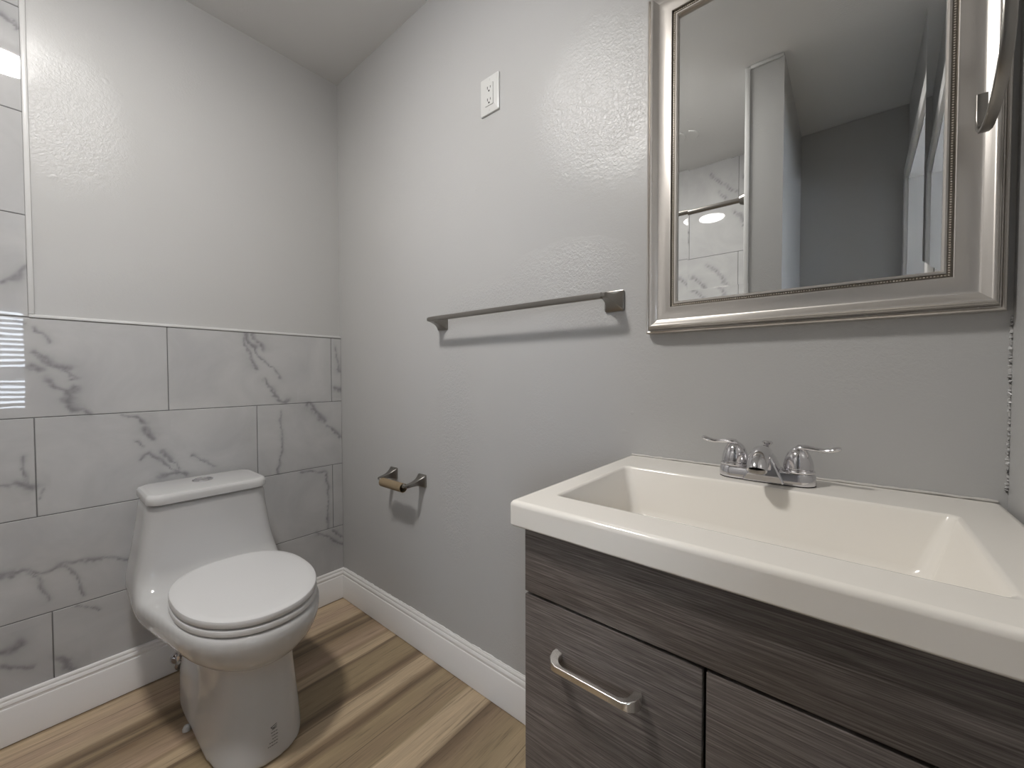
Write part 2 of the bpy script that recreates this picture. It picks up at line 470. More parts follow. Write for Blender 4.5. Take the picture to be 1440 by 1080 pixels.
def tile_wall(name, tiles, put, step, lines_for, back):
    """tiles: (a0, a1, b0, b1); put(a, b, d) -> world point, d = depth behind the face"""
    V, F, A = [], [], []
    for ti, (a0, a1, b0, b1) in enumerate(tiles):
        na = max(2, int((a1 - a0) / step)); nb = max(2, int((b1 - b0) / step))
        ga = np.concatenate([[a0], np.linspace(a0 + .0012, a1 - .0012, na), [a1]])
        gb = np.concatenate([[b0], np.linspace(b0 + .0012, b1 - .0012, nb), [b1]])
        AA, BB = np.meshgrid(ga, gb); shp = AA.shape
        D = np.zeros(shp); D[0, :] = D[-1, :] = .0014; D[:, 0] = D[:, -1] = .0014
        vf = vein_field(AA.ravel(), BB.ravel(), lines_for(ti, a0, a1, b0, b1))
        n0 = len(V); c = shp[1]
        V += [put(x, y, d) for x, y, d in zip(AA.ravel(), BB.ravel(), D.ravel())]
        A += list(vf)
        for j in range(shp[0] - 1):
            for i in range(c - 1):
                k = n0 + j * c + i
                F.append((k, k + 1, k + 1 + c, k + c))
        # sides down to the bed
        per = [i for i in range(c)] + [j * c + c - 1 for j in range(1, shp[0])] + [(shp[0] - 1) * c + i for i in range(c - 2, -1, -1)] + [j * c for j in range(shp[0] - 2, 0, -1)]
        m0 = len(V)
        for q in per:
            V.append(put(AA.ravel()[q], BB.ravel()[q], .007)); A.append(0)
        P = len(per)
        for i in range(P):
            F.append((n0 + per[i], n0 + per[(i + 1) % P], m0 + (i + 1) % P, m0 + i))
    nt = len(F)
    for lo_a, hi_a, lo_b, hi_b in back:                  # grout bed
        n0 = len(V)
        V += [put(lo_a, lo_b, .0016), put(hi_a, lo_b, .0016), put(hi_a, hi_b, .0016), put(lo_a, hi_b, .0016)]
        V += [put(lo_a, lo_b, .0078), put(hi_a, lo_b, .0078), put(hi_a, hi_b, .0078), put(lo_a, hi_b, .0078)]
        A += [0] * 8
        F += [(n0, n0 + 1, n0 + 2, n0 + 3), (n0 + 4, n0 + 7, n0 + 6, n0 + 5)] + [(n0 + i, n0 + (i + 1) % 4, n0 + 4 + (i + 1) % 4, n0 + 4 + i) for i in range(4)]
    o = mesh_obj(name, V, F, [M['tile'], M['grout']], smooth=False)
    o.data.polygons.foreach_set('material_index', [0] * nt + [1] * (len(F) - nt))
    at = o.data.attributes.new('vein', 'FLOAT', 'POINT')
    at.data.foreach_set('value', np.array(A, dtype=np.float32))
    return structure(o)

def row_joints(k):
    if k % 2: return [-.048 - .5945 * i for i in range(-1, 5)]
    base = -.362 if k < 3 else -.338
    return [base - .5925 * i for i in range(-1, 5)]

TR = -.953            # where the full-height shower tiling starts
tiles = []
kmin = -4
for k in range(kmin, 5):
    top = min(Z0 - (k - 1) * ROW, H) if k < 1 else Z0 - (k - 1) * ROW
    top = Z0 - (k - 1) * ROW; bot = max(Z0 - k * ROW, .0)
    if k == 0: top, bot = Z0 + ROW, Z0
    top, bot = Z0 - (k - 1) * ROW, Z0 - k * ROW
    top, bot = min(top, H - .002), max(bot, .012)
    right = -.0005 if k >= 1 else TR - .006
    js = [j for j in row_joints(k) if YF < j < right]
    ed = [right + GAP / 2] + js + [YF + .0005]
    for i in range(len(ed) - 1):
        a1, a0 = ed[i] - GAP / 2, ed[i + 1] + GAP / 2
        if a1 - a0 > .012 and top - bot > .02:
            tiles.append((a0, a1, bot + GAP / 2, top - GAP / 2))
near = [t for t in tiles if t[1] > -1.12]
def lines_left(ti, a0, a1, b0, b1):
    if a1 > -1.12:
        return VEINS
    return rand_veins(ti * 7 + 3, a0, a1, b0, b1)
# the joint of the far left tiles lies past the frame: split so the fine grid is only where it is seen
tile_wall('wall_left_tile', tiles, lambda a, b, d: (-d, a, b), .0042, lines_left,
          [(YF + .0005, -.0005, .012, Z0 - .001), (YF + .0005, TR - .006, Z0 - .001, H - .002)])
# shower tiles on the wall behind the camera (seen in the mirror)
tiles = []
for k in range(-4, 5):
    top, bot = min(Z0 - (k - 1) * ROW, H - .002), max(Z0 - k * ROW, .012)
    js = [x for x in [(1.03 if k % 2 == 0 else .73) + .5945 * i for i in range(-2, 3)] if .02 < x < PX0 - .02]
    ed = [.0005] + js + [PX0 - .0005]
    for i in range(len(ed) - 1):
        tiles.append((ed[i] + GAP / 2, ed[i + 1] - GAP / 2, bot + GAP / 2, top - GAP / 2))
tile_wall('wall_front_tile', tiles, lambda a, b, d: (a, YF + .008 - d, b), .012,
          lambda ti, a0, a1, b0, b1: rand_veins(ti * 13 + 1, a0, a1, b0, b1),
          [(.0005, PX0 - .0005, .012, H - .002)])

# white edge profiles of the tiling
structure(MB().box((-.0075, TR - .006, Z0 + .0095), (.0035, TR + .006, H - .001), .002).build('trim_4', M['edge']))
structure(MB().box((-.0075, TR - .006, Z0 - .0005), (.0035, -.0008, Z0 + .009), .002).build('trim_5', M['edge']))
structure(MB().box((PX0 - .006, PY - .004, .001), (PX0 + .014, PY + .004, H - .001), .0015).build('trim_6', M['edge']))
structure(MB().box((PX0 + .015, PY + .0003, H - .016), (PX1 - .001, PY + .010, H - .001), .003).build('trim_7', M['edge']))

# ------------------------------------------------------------------ baseboards
def baseboard(name, p0, p1, nrm, cut0=0, cut1=0):
    """profile swept along the wall; cut = mitre (+1 shortens with depth)"""
    prof = [(0, .0015), (.0125, .0015), (.0135, .0030), (.0135, .106), (.0120, .1095), (.0100, .1105), (.0100, .1165), (.0115, .1190), (.0105, .1255), (.0085, .1285), (.0070, .1290),
            (.0070, .1320), (.0075, .1350), (.0055, .1395), (.0, .1414)]
    p0, p1 = Vector(p0), Vector(p1); d = (p1 - p0).normalized(); n = Vector(nrm)
    r0 = [p0 + n * (t + .0003) + d * (t * cut0) + Vector((0, 0, z)) for t, z in prof]
    r1 = [p1 + n * (t + .0003) - d * (t * cut1) + Vector((0, 0, z)) for t, z in prof]
    return structure(MB().loft([r0, r1]).build(name, M['trim'], angle=25))
baseboard('baseboard_left', (.0, 0, 0), (.0, PY, 0), (1, 0, 0), 1, 0)
baseboard('baseboard_back', (.0, 0, 0), (1.468, 0, 0), (0, -1, 0), 1, 0)

def crust(name, p0, p1, n, r0, r1, mat, seed, jit):
    r = random.Random(seed); p0, p1 = Vector(p0), Vector(p1); path = []; rad = []
    for i in range(n):
        t = i / (n - 1)
        path.append(p0.lerp(p1, t) + Vector((r.uniform(-jit, jit), r.uniform(-jit, jit), r.uniform(-jit, jit))))
        rad.append(r.uniform(r0, r1))
    return structure(MB().tube(path, rad, 8).build(name, mat))
crust('trim_8', (XC - .001, -.001, .89), (XC - .001, -.001, 1.162), 110, .0010, .0032, M['wall'], 4, .0014)
crust('trim_9', (.02, -.0010, .1412), (1.46, -.0010, .1412), 110, .0015, .0042, M['trim'], 8, .0008)

# ================================================================== CEILING LAMP
LX, LY = .94, -1.00
lamp = empty('ceiling_light', (LX, LY, H))
tag(lamp, 'round white flush ceiling light, lit, mirrored in the marble shower tiles', 'light')
MB().lathe((LX, LY, H), [(.0, -.0005), (.110, -.0005), (.112, -.006), (.110, -.014), (.103, -.016), (0, -.016)], 48).build('rim', M['edge'], lamp)
MB().lathe((LX, LY, H), [(.0, -.0165), (.1, -.0165), (.1, -.019), (.097, -.025), (.088, -.030), (.070, -.034), (.047, -.037), (.024, -.0385), (.0, -.039)], 48).build('lamp_lens', M['lens'], lamp)
tag(MB().lathe((1.14, -1.52, H), [(.0, -.0003), (.058, -.0003), (.058, -.004), (.054, -.007), (0, -.007)], 40).build('ceiling_cover', M['ceil'], org=(1.14, -1.52, H)),
    'small round painted cover plate on the ceiling, seen in the mirror', 'cover plate')

# ================================================================== SHOWER ROD
rod = empty('shower_rod', (PX0 - .004, -1.21, 1.885))
tag(rod, 'dark metal shower curtain rod reaching the partition, seen in the mirror', 'shower rod')
MB().tube([(.012, -1.21, 1.885), (PX0 - .03, -1.21, 1.885)], .0115, 14).build('pole', M['nickel_dark'], rod)
for x0, x1 in ((PX0 - .034, PX0 - .0005), (.0005, .034)):
    MB().lathe((0, -1.21, 1.885), [(.0, x0), (.02, x0), (.034, x1) if x1 > 1 else (.02, x1), (.0, x1)] if x1 > 1 else [(.0, x0), (.034, x0), (.02, x1), (.0, x1)], 24, 'x').build('bracket', M['nickel_dark'], rod)

# ================================================================== TOILET
TY = -.562
TKY = -.575
toilet = empty('toilet', (.40, TY, 0))
tag(toilet, 'white one-piece toilet with closed lid against the marble tiled wall', 'toilet')

def egg(x0, x1, xw, hw, z, nb=3.0, nf=2.1, n=56, yc=TY):
    pts = []
    for k in range(n):
        a = 2 * math.pi * k / n
        c, s = math.cos(a), math.sin(a)
        e = 2 / (nf if c > 0 else nb)
        L = (x1 - xw) if c > 0 else (xw - x0)
        pts.append(Vector((xw + L * math.copysign(abs(c) ** e, c), yc + hw * math.copysign(abs(s) ** e, s), z)))
    return pts

def body_union():
    mb = MB()
    # pedestal
    PYC = -.5445
    mb.loft([egg(.13, .662, .47, .121, 0.0005, 3, 2.6, yc=PYC - .008), egg(.13, .661, .47, .120, .015, 3, 2.6, yc=PYC - .008), egg(.135, .652, .46, .113, .07, 3, 2.7, yc=PYC - .004), egg(.14, .637, .45, .103, .15, 3, 2.8, yc=PYC),
             egg(.14, .626, .44, .099, .22, 3, 2.8, yc=PYC), egg(.14, .626, .44, .101, .31, 3, 2.6, yc=PYC)])
    # trap way bulge at the back of the foot
    mb.loft([egg(.10, .43, .30, .130, 0.0005, 3, 3.2, yc=PYC), egg(.10, .428, .30, .129, .03, 3, 3.2, yc=PYC), egg(.10, .42, .29, .127, .09, 3, 3.2, yc=PYC), egg(.10, .40, .28, .117, .15, 3, 3, yc=PYC), egg(.11, .36, .26, .095, .20, 3, 2.6, yc=PYC)])
    def rr(x1, hw, z, r=.04, x0=.028):
        return at_z(rrect((x0 + x1) / 2, TKY, (x1 - x0) / 2, hw, r, 7), z)
    def hull(z, bowl, tank, n=72):
        """one convex outline round the bowl and the foot of the tank"""
        pts = sorted({(round(p.x, 5), round(p.y, 5)) for p in bowl + tank})
        def half(seq):
            h = []
            for p in seq:
                while len(h) > 1 and (h[-1][0] - h[-2][0]) * (p[1] - h[-2][1]) - (h[-1][1] - h[-2][1]) * (p[0] - h[-2][0]) <= 0: h.pop()
                h.append(p)
            return h
        lo, up = half(pts), half(pts[::-1]); H_ = lo[:-1] + up[:-1]
        cx, cy = .34, -.56; out = []
        for k in range(n):
            a = 2 * math.pi * k / n; dx, dy = math.cos(a), math.sin(a); best = 0
            for i in range(len(H_)):
                (ax, ay), (bx, by) = H_[i], H_[(i + 1) % len(H_)]
                ex, ey = bx - ax, by - ay; den = dx * ey - dy * ex
                if abs(den) < 1e-9: continue
                t = ((ax - cx) * ey - (ay - cy) * ex) / den; s = ((ax - cx) * dy - (ay - cy) * dx) / den
                if t > 0 and -1e-6 <= s <= 1 + 1e-6: best = max(best, t)
            out.append(Vector((cx + dx * best, cy + dy * best, z)))
        return out
    BY = -.551; rings = []
    for z, x1, xw, hb, tx, ht, tr in ((.240, .56, .42, .060, .26, .090, .08), (.262, .618, .42, .092, .32, .122, .10), (.277, .656, .43, .122, .35, .143, .12), (.298, .688, .44, .149, .375, .167, .14), (.322, .709, .45, .168, .39, .186, .15),
                                      (.350, .722, .455, .181, .40, .198, .15), (.376, .727, .46, .186, .405, .2035, .15), (.394, .725, .46, .185, .40, .203, .15), (.403, .720, .46, .182, .39, .200, .15), (.4075, .712, .46, .175, .38, .194, .15)):
        rings.append(hull(z, egg(.12, x1, xw, hb, z, 2.6, 2.1, yc=BY), rr(tx, ht, z, tr)))
    mb.loft(rings)
    # tank with a flared front
    mb.loft([rr(.30, .19, .33, .05), rr(.30, .201, .38, .05), rr(.30, .201, .402, .05), rr(.275, .200, .418, .045), rr(.254, .197, .440, .04), rr(.244, .193, .465, .04), rr(.240, .186, .50, .04), rr(.238, .178, .555, .04), rr(.238, .170, .61, .04), rr(.242, .1645, .6685, .04)])
    me = bpy.data.meshes.new('body'); me.from_pydata([tuple(v) for v in mb.v], [], mb.f)
    bm = bmesh.new(); bm.from_mesh(me); bmesh.ops.recalc_face_normals(bm, faces=bm.faces); bm.to_mesh(me); bm.free()
    o = bpy.data.objects.new('body_src', me); COL.objects.link(o)
    r = o.modifiers.new('r', 'REMESH'); r.mode = 'VOXEL'; r.voxel_size = .0055
    s = o.modifiers.new('s', 'SMOOTH'); s.factor = .5; s.iterations = 30
    dg = bpy.context.evaluated_depsgraph_get()
    m2 = bpy.data.meshes.new_from_object(o.evaluated_get(dg))
    bpy.data.objects.remove(o)
    m2.transform(Matrix.Translation(-Vector(toilet.location)))
    zmin = min(v.co.z for v in m2.vertices)
    for v in m2.vertices:
        if v.co.z < .012: v.co.z = .0005 + (v.co.z - zmin) * .012 / (.012 - zmin)
    m2.name = 'toilet_body'
    m2.materials.clear()
    return link_mesh('body', m2, M['ceramic'], toilet, True, 60)
tbody = body_union()
# tank lid
lz0, lz1 = .670, .703
lr = lambda d, z, r=.035: at_z(rrect(.1375, TKY, .112 - d, .1665 - d, r, 8), z)
tl = MB().loft([lr(.006, lz0), lr(.001, lz0 + .003), lr(0, lz0 + .008), lr(0, lz1 - .012), lr(.0015, lz1 - .006), lr(.006, lz1 - .001), lr(.012, lz1)]).build('tank_lid', M['ceramic'], toilet)
bt = MB()
bt.lathe((.118, TKY, lz1), [(0, .0002), (.030, .0002), (.030, .003), (.027, .0052), (.024, .0052), (.0235, .004), (0, .004)], 36)
bt.box((.117, TKY - .0225, lz1 + .004), (.119, TKY + .0225, lz1 + .0046))
fb = bt.build('flush_button', M['chrome'], tl)
# seat and lid
def ring(z, d, x0=.262):
    return egg(.240 + d, .717 - d, .458, .1765 - d, z, 2.45, 2.12, yc=-.5500)
sx0 = .262
MB().loft([ring(.4085, .004), ring(.410, .0), ring(.414, -.0005), ring(.422, -.0005), ring(.4245, .001), ring(.4255, .005)]).build('seat', M['seat'], toilet)
MB().loft([ring(.4300, .006), ring(.4308, .0015), ring(.434, .0005), ring(.443, .0), ring(.4475, .0018), ring(.4500, .006), ring(.4512, .02), ring(.4518, .06)]).build('seat_lid', M['seat'], toilet)
for s in (-1, 1):
    MB().lathe((.264, 0, .424), [(0, -.55 + s * .075 - .018), (.0095, -.55 + s * .075 - .018), (.0095, -.55 + s * .075 + .018), (0, -.55 + s * .075 + .018)], 16, 'y').build('hinge', M['seat'], toilet)
# printed mark low on the foot: an emblem over short lines of small print
bpy.context.view_layer.update()
bvh = BVHTree.FromPolygons([v.co + Vector(toilet.location) for v in tbody.data.vertices], [p.vertices[:] for p in tbody.data.polygons])
ink = MB()
def on_foot(y, z):
    h = bvh.ray_cast(Vector((.9, y, z)), Vector((-1, 0, 0)))
    return h[0] + h[1] * .0006
def stroke(y0, z0, y1, z1, w=.0011):
    n = 4; prev = []
    for i in range(n + 1):
        t = i / n; y = y0 + (y1 - y0) * t; zz = z0 + (z1 - z0) * t
        a, b = on_foot(y, zz + w), on_foot(y, zz - w)
        nn = Vector((.0005, 0, 0))
        prev.append([a, a - nn, b - nn, b])
    ink.loft(prev)
ry = random.Random(5)
my, mz = TY + .000, .040
for y0, z0, y1, z1 in ((.010, .052, .026, .056), (.010, .0515, .019, .047), (.013, .048, .026, .0515), (.013, .045, .025, .047)):
    stroke(my + y0, mz + z0, my + y1, mz + z1, .0007)
for row, (ya, yb) in enumerate(((.010, .024), (.011, .026), (.012, .023), (.004, .026), (.000, .022))):
    y = my + ya
    while y < my + yb:
        L = ry.uniform(.0022, .0052)
        zr = mz + .038 - row * .0078
        stroke(y, zr, min(y + L, my + yb + .002), zr + ry.uniform(-.0004, .0004), .0008)
        y += L + .0017
o = ink.build('printed_mark', M['ink'], toilet, smooth=False)
o['label'] = 'small dark printed mark low on the toilet foot'
# floor bolt cap
MB().lathe((.345, -.678, 0), [(0, .0005), (.011, .0005), (.011, .008), (.007, .014), (0, .016)], 18).build('bolt_cap', M['ceramic'], toilet)

# water shut-off valve by the baseboard
vx, vy, vz = .0145, TY - .075, .052
valve = empty('shutoff_valve', (vx, vy, vz))
tag(valve, 'small dark chrome water valve at the baseboard behind the toilet', 'valve')
MB().lathe((0, vy, vz), [(0, vx), (.022, vx), (.019, vx + .006), (.009, vx + .008), (.008, vx + .05), (0, vx + .05)], 20, 'x').build('stub', M['chrome'], valve)
MB().lathe((vx + .042, vy, vz), [(0, -.012), (.011, -.012), (.011, .03), (.006, .034), (.006, .05), (0, .05)], 16, 'z').build('valve_body', M['chrome'], valve)
MB().lathe((0, vy, vz), [(0, vx + .051), (.017, vx + .051), (.019, vx + .058), (.012, vx + .066), (0, vx + .066)], 12, 'x').build('knob', M['nickel_dark'], valve)

# ================================================================== VANITY
VX0, VX1, VF = 1.472, 2.040, -.458
vz1 = .8315
van = empty('vanity_cabinet', ((VX0 + VX1) / 2, -.23, 0))
tag(van, 'dark grey wood-grain bathroom vanity cabinet under the white sink top', 'cabinet')
cb = MB()
cb.box((VX0, VF + .019, .0), (VX0 + .016, -.0155, vz1 - .001), .0008); cb.box((VX1 - .016, VF + .019, .0), (VX1, -.0155, vz1 - .001), .0008)
cb.box((VX0 + .016, VF + .07, .0), (VX1 - .016, VF + .086, .09)); cb.box((VX0 + .016, VF + .021, .09), (VX1 - .016, -.0155, .106))
cb.box((VX0 + .016, -.022, .106), (VX1 - .016, -.0155, vz1 - .001))
cb.box((VX0 + .016, VF + .0215, vz1 - .10), (VX1 - .016, VF + .040, vz1 - .001))
cb.box((VX0 + .016, VF + .0215, .68), (VX1 - .016, VF + .036, .73))
cb.build('carcass', M['wood'], van, smooth=False)
MB().box((VX0, VF, .7255), (VX1, VF + .0185, vz1 - .0045), .0012).build('front_panel', M['wood'], van)
DM = 1.7425
for x0, x1, hx in ((VX0, DM - .0022, (1.532, 1.668)), (DM + .0022, VX1, (1.845, 1.981))):
    dr = MB().box((x0, VF, .100), (x1, VF + .0185, .7205), .0014).build('door', M['wood'], van)
    xm, hh = (hx[0] + hx[1]) / 2, (hx[1] - hx[0]) / 2
    zc = .648
    out = [(-hh, -.0003), (-hh - .001, -.010), (-hh + .002, -.020), (-hh + .009, -.0275), (-hh + .016, -.0300), (hh - .016, -.0300), (hh - .009, -.0275), (hh - .002, -.020), (hh + .001, -.010), (hh, -.0003),
           (hh - .013, -.0003), (hh - .0125, -.008), (hh - .0145, -.015), (hh - .019, -.020), (hh - .027, -.0228), (-hh + .027, -.0228), (-hh + .019, -.020), (-hh + .0145, -.015), (-hh + .0125, -.008), (-hh + .013, -.0003)]
    def hw_(dx):                     # pull is tallest at its feet
        t = min(1, abs(dx) / hh); return .0042 + .0050 * max(0, (t - .72) / .28) ** 1.2
    rings = []
    V, F = [], []
    n = len(out)
    for s in (-1, 1):
        V += [(xm + a, VF + b, zc + s * hw_(a)) for a, b in out]
    h2 = n // 2
    for s in (0, 1):
        for i in range(h2 - 1):
            F.append((s * n + i, s * n + i + 1, s * n + n - 2 - i, s * n + n - 1 - i))
    F += [(i, (i + 1) % n, n + (i + 1) % n, n + i) for i in range(n)]
    hb = MB().add(V, F)
    hd = hb.build('handle', M['nickel'], dr, angle=30)
    b = hd.modifiers.new('bevel', 'BEVEL'); b.width = .0012; b.segments = 2; b.limit_method = 'ANGLE'; b.angle_limit = math.radians(40)
    hd.data.materials[0] = M['pull']

# ------------------------------------------------------------------ sink top
SX0, SX1, SYF, SYB, SZ = 1.452, 2.056, -.474, -.0006, .8725
sink = empty('sink_top', ((SX0 + SX1) / 2, SYF / 2, SZ))
tag(sink, 'white moulded vanity top with a wide rectangular basin', 'sink')
cx, cy, hx, hy = (SX0 + SX1) / 2, (SYF + SYB) / 2, (SX1 - SX0) / 2, (SYB - SYF) / 2
bx0, bx1, by0, by1 = 1.497, 1.990, -.402, -.128
bcx, bcy, bhx, bhy = (bx0 + bx1) / 2, (by0 + by1) / 2, (bx1 - bx0) / 2, (by1 - by0) / 2
NR = 8
outr = lambda d, z, r=.006: at_z(rrect(cx, cy, hx - d, hy - d, max(.0012, r), NR), z)
inr = lambda d, z, r=.012: at_z(rrect(bcx, bcy, bhx - d, bhy - d, r, NR), z)
zb = .832
rings = [outr(.014, zb + .001), outr(.002, zb), outr(0, zb + .002), outr(0, zb + .0035), outr(0, SZ - .0085), outr(0, SZ - .007, .006), outr(.0008, SZ - .004, .006), outr(.003, SZ - .0012, .006), outr(.007, SZ, .006), outr(.0085, SZ, .006),
         inr(-.0055, SZ, .012), inr(-.004, SZ, .012), inr(-.001, SZ - .0008, .012), inr(.0012, SZ - .004, .013), inr(.005, SZ - .016, .016), inr(.006, SZ - .019, .016), inr(.0252, SZ - .077, .022), inr(.026, SZ - .080, .022), inr(.031, SZ - .090, .026), inr(.040, SZ - .0965, .03), inr(.055, SZ - .100, .03), inr(.11, SZ - .103, .02)]
bs = MB().loft(rings, cap0=False).build('basin_top', M['sink'], sink, angle=60)
wn = bs.modifiers.new('wn', 'WEIGHTED_NORMAL'); wn.keep_sharp = True
dc = (bcx, bcy, SZ - .103)
MB().lathe(dc, [(0, .0003), (.021, .0003), (.022, .002), (.019, .0035), (.016, .002), (0, .002)], 28).build('drain', M['chrome'], sink)
cl = MB(); rr_ = random.Random(3); path = []
for i in range(60):
    x = SX0 + .004 + (SX1 - SX0 - .008) * i / 59
    path.append((x, -.0012, SZ + .0010 + rr_.uniform(-.0004, .0008)))
cl.tube(path, [.0022 + rr_.uniform(-.0005, .0009) for _ in path], 8)
cl.build('caulk_bead', M['caulk'], sink)

# ------------------------------------------------------------------ faucet
FX, FY, FZ = 1.750, -.068, SZ
fau = empty('faucet', (FX, FY, FZ))
tag(fau, 'chrome two-handle faucet standing on the back of the white sink top', 'faucet')
fr = lambda d, z: at_z(rrect(FX, FY, .079 - d, .029 - d, .0285 - d, 10), z)
MB().loft([fr(.0015, FZ + .0002), fr(.0015, FZ + .0018), fr(.0002, FZ + .0022), fr(.0, FZ + .004), fr(.0012, FZ + .018), fr(.0035, FZ + .0222), fr(.008, FZ + .0240)]).build('base_plate', M['chrome'], fau)
MB().loft([fr(.0008, FZ + .0001), fr(.0008, FZ + .0020)]).build('gasket', M['black'], fau, smooth=False)
for s in (-1, 1):
    hxx = FX + s * .0515
    zt = FZ + .0232
    hub = MB().lathe((hxx, FY, zt), [(0, 0), (.0255, 0), (.0258, .002), (.0245, .0042), (.0220, .0052), (.0236, .0072), (.0234, .012), (.0214, .022), (.0178, .032), (.0132, .039), (.008, .0432), (0, .0448)], 32).build('handle_hub', M['chrome'], fau)
    path = [(hxx - s * .007, FY, zt + .0375), (hxx + s * .001, FY, zt + .0440), (hxx + s * .012, FY - .001, zt + .0450), (hxx + s * .025, FY - .002, zt + .0435), (hxx + s * .037, FY - .003, zt + .0425), (hxx + s * .048, FY - .004, zt + .0445), (hxx + s * .056, FY - .0045, zt + .0475), (hxx + s * .0605, FY - .005, zt + .0490)]
    MB().tube(path, 0, 16, flat=[(.008, .004), (.0110, .0056), (.0090, .0050), (.0066, .0040), (.0066, .0040), (.0086, .0046), (.0092, .0046), (.005, .0028)]).build('lever', M['chrome'], hub)
# spout body: wide foot narrowing upward over the plate, then a short forward spout
foot = []
for hwx, yf, yb, z in ((.0330, -.0325, .018, .0022), (.0325, -.0325, .018, .006), (.0270, -.0320, .018, .018), (.0205, -.0310, .016, .032), (.0155, -.0290, .014, .044), (.012, -.022, .008, .051)):
    foot.append(at_z(rrect(FX, FY + (yf + yb) / 2, hwx, (yb - yf) / 2, .004, 4), FZ + z))
sp = MB().loft(foot)
pth = [(FX, FY + .008, FZ + .038), (FX, FY - .008, FZ + .050), (FX, FY - .028, FZ + .0565), (FX, FY - .052, FZ + .0570), (FX, FY - .074, FZ + .0515), (FX, FY - .088, FZ + .042), (FX, FY - .093, FZ + .034)]
sp.tube(pth, 0, 24, flat=[(.011, .010), (.0125, .0120), (.0142, .0135), (.0158, .0148), (.0168, .0158), (.0165, .0160), (.0155, .0150)])
spo = sp.build('spout', M['chrome'], fau, angle=50)
MB().lathe((FX, FY - .0935, FZ + .0285), [(0, .002), (.0118, .002), (.0130, .005), (.0130, .009), (0, .009)], 24).build('aerator', M['nickel_dark'], spo)
MB().lathe((FX, FY + .020, FZ), [(0, .02), (.0030, .02), (.0030, .060), (.0045, .063), (.0085, .0665), (.0095, .069), (.007, .0715), (0, .072)], 18).build('lift_rod', M['chrome'], fau)

# ================================================================== MIRROR
MX0, MX1, MZ0, MZ1 = 1.497, 2.0525, 1.1695, 1.945
mir = empty('wall_mirror', ((MX0 + MX1) / 2, 0, (MZ0 + MZ1) / 2))
tag(mir, 'large mirror with a wide silver frame and dark beaded inner edge above the sink', 'mirror')
def rect(u, d):
    return [Vector((MX0 + u, -d, MZ0 + u)), Vector((MX1 - u, -d, MZ0 + u)), Vector((MX1 - u, -d, MZ1 - u)), Vector((MX0 + u, -d, MZ1 - u))]
prof = [(.000, .0004), (.000, .0170), (.0012, .0205), (.0034, .0218), (.0052, .0208), (.0060, .0182), (.0072, .0182), (.0080, .0222), (.0092, .0262), (.0108, .0300), (.0116, .0304), (.0122, .0322), (.0134, .0345), (.0150, .0355), (.0166, .0350),
        (.0190, .0334), (.0215, .0316), (.0245, .0298), (.0275, .0282), (.0310, .0268), (.0350, .0257), (.0390, .0250), (.0430, .0247), (.0470, .0248), (.0510, .0252), (.0545, .0259), (.0568, .0258), (.0578, .0250)]
MB().loft([rect(u, d) for u, d in prof], cap0=False, cap1=False).build('frame', M['frame'], mir, angle=28)
prof2 = [(.0578, .0250), (.0584, .0210), (.0648, .0206), (.0652, .0226), (.0676, .0222), (.0700, .0200), (.0704, .0120)]
MB().loft([rect(u, d) for u, d in prof2[:3]], cap0=False, cap1=False).build('bead_channel', M['bead'], mir, angle=28)
MB().loft([rect(u, d) for u, d in prof2[2:]], cap0=False, cap1=False).build('inner_lip', M['frame'], mir, angle=28)
# row of tiny beads in the channel
bd = MB()
def bead(c, r=.0017):
    vs = []; fs = []
    for j, (rr, hh) in enumerate(((.75, .35), (.95, .62), (.55, .98), )):
        for k in range(6):
            a = k * math.pi / 3
            vs.append((c[0] + r * rr * math.cos(a), c[1] - r * hh, c[2] + r * rr * math.sin(a)))
    for j in range(2):
        for k in range(6):
            fs.append((j * 6 + k, j * 6 + (k + 1) % 6, j * 6 + 6 + (k + 1) % 6, j * 6 + 6 + k))
    fs.append(tuple(range(12, 18)))
    bd.add(vs, fs)
u = .0616; st = .0040
x = MX0 + u
while x < MX1 - u:
    bead((x, -.0210, MZ0 + u)); bead((x, -.0210, MZ1 - u)); x += st
zz = MZ0 + u + st
while zz < MZ1 - u:
    bead((MX0 + u, -.0210, zz)); bead((MX1 - u, -.0210, zz)); zz += st
b_ = bd.build('bead_trim', M['frame_bead'], mir)
b_['kind'] = 'stuff'
# mirror plate: flat centre and a shallow bevel all round
gi, gb_ = .0700, .0215
P0 = rect(gi, .0138); P1 = rect(gi + gb_, .0138 - gb_ * .021)
gl = MB()
gl.add(P0 + P1, [(0, 1, 5, 4), (1, 2, 6, 5), (2, 3, 7, 6), (3, 0, 4, 7), (4, 5, 6, 7)])
gl.build('mirror_glass', M['mirror'], mir, smooth=False)
MB().box((MX0 + .004, -.0110, MZ0 + .004), (MX1 - .004, -.0006, MZ1 - .004)).build('backing', M['black'], mir, smooth=False)

# ================================================================== WALL FITTINGS
def post(mb, x, z, tip, b=.0255, sx=1.0, tz=0):
    """square wall foot that narrows in a concave curve to a small arm end"""
    secs = [(.0004, b, b), (.0052, b, b), (.0060, b * .93, b * .93), (.012, b * .80, b * .78), (.022, b * .60, b * .56), (.034, b * .46, b * .40), (.048, b * .37, b * .30), (tip - .008, b * .34, b * .26), (tip, b * .30, b * .24), (tip + .004, b * .2, b * .14)]
    rg = []
    for d, a, c in secs:
        k = min(1, max(0, d / tip)) ** .8
        rg.append(at_y(rrect(x + sx * k, z + tz * k, a, c, min(a, c) * .16, 3), -d))
    mb.loft(rg)
BZ, BT = 1.262, .066
bar = empty('towel_bar', (1.08, 0, BZ))
tag(bar, 'brushed nickel towel bar on the grey wall left of the mirror', 'towel bar')
xl, xr = .742, 1.408
for x in (xl, xr):
    p = MB(); post(p, x, BZ - .003, BT, .0262, 0, .008); p.build('post', M['nickel_dark'], bar, angle=30)
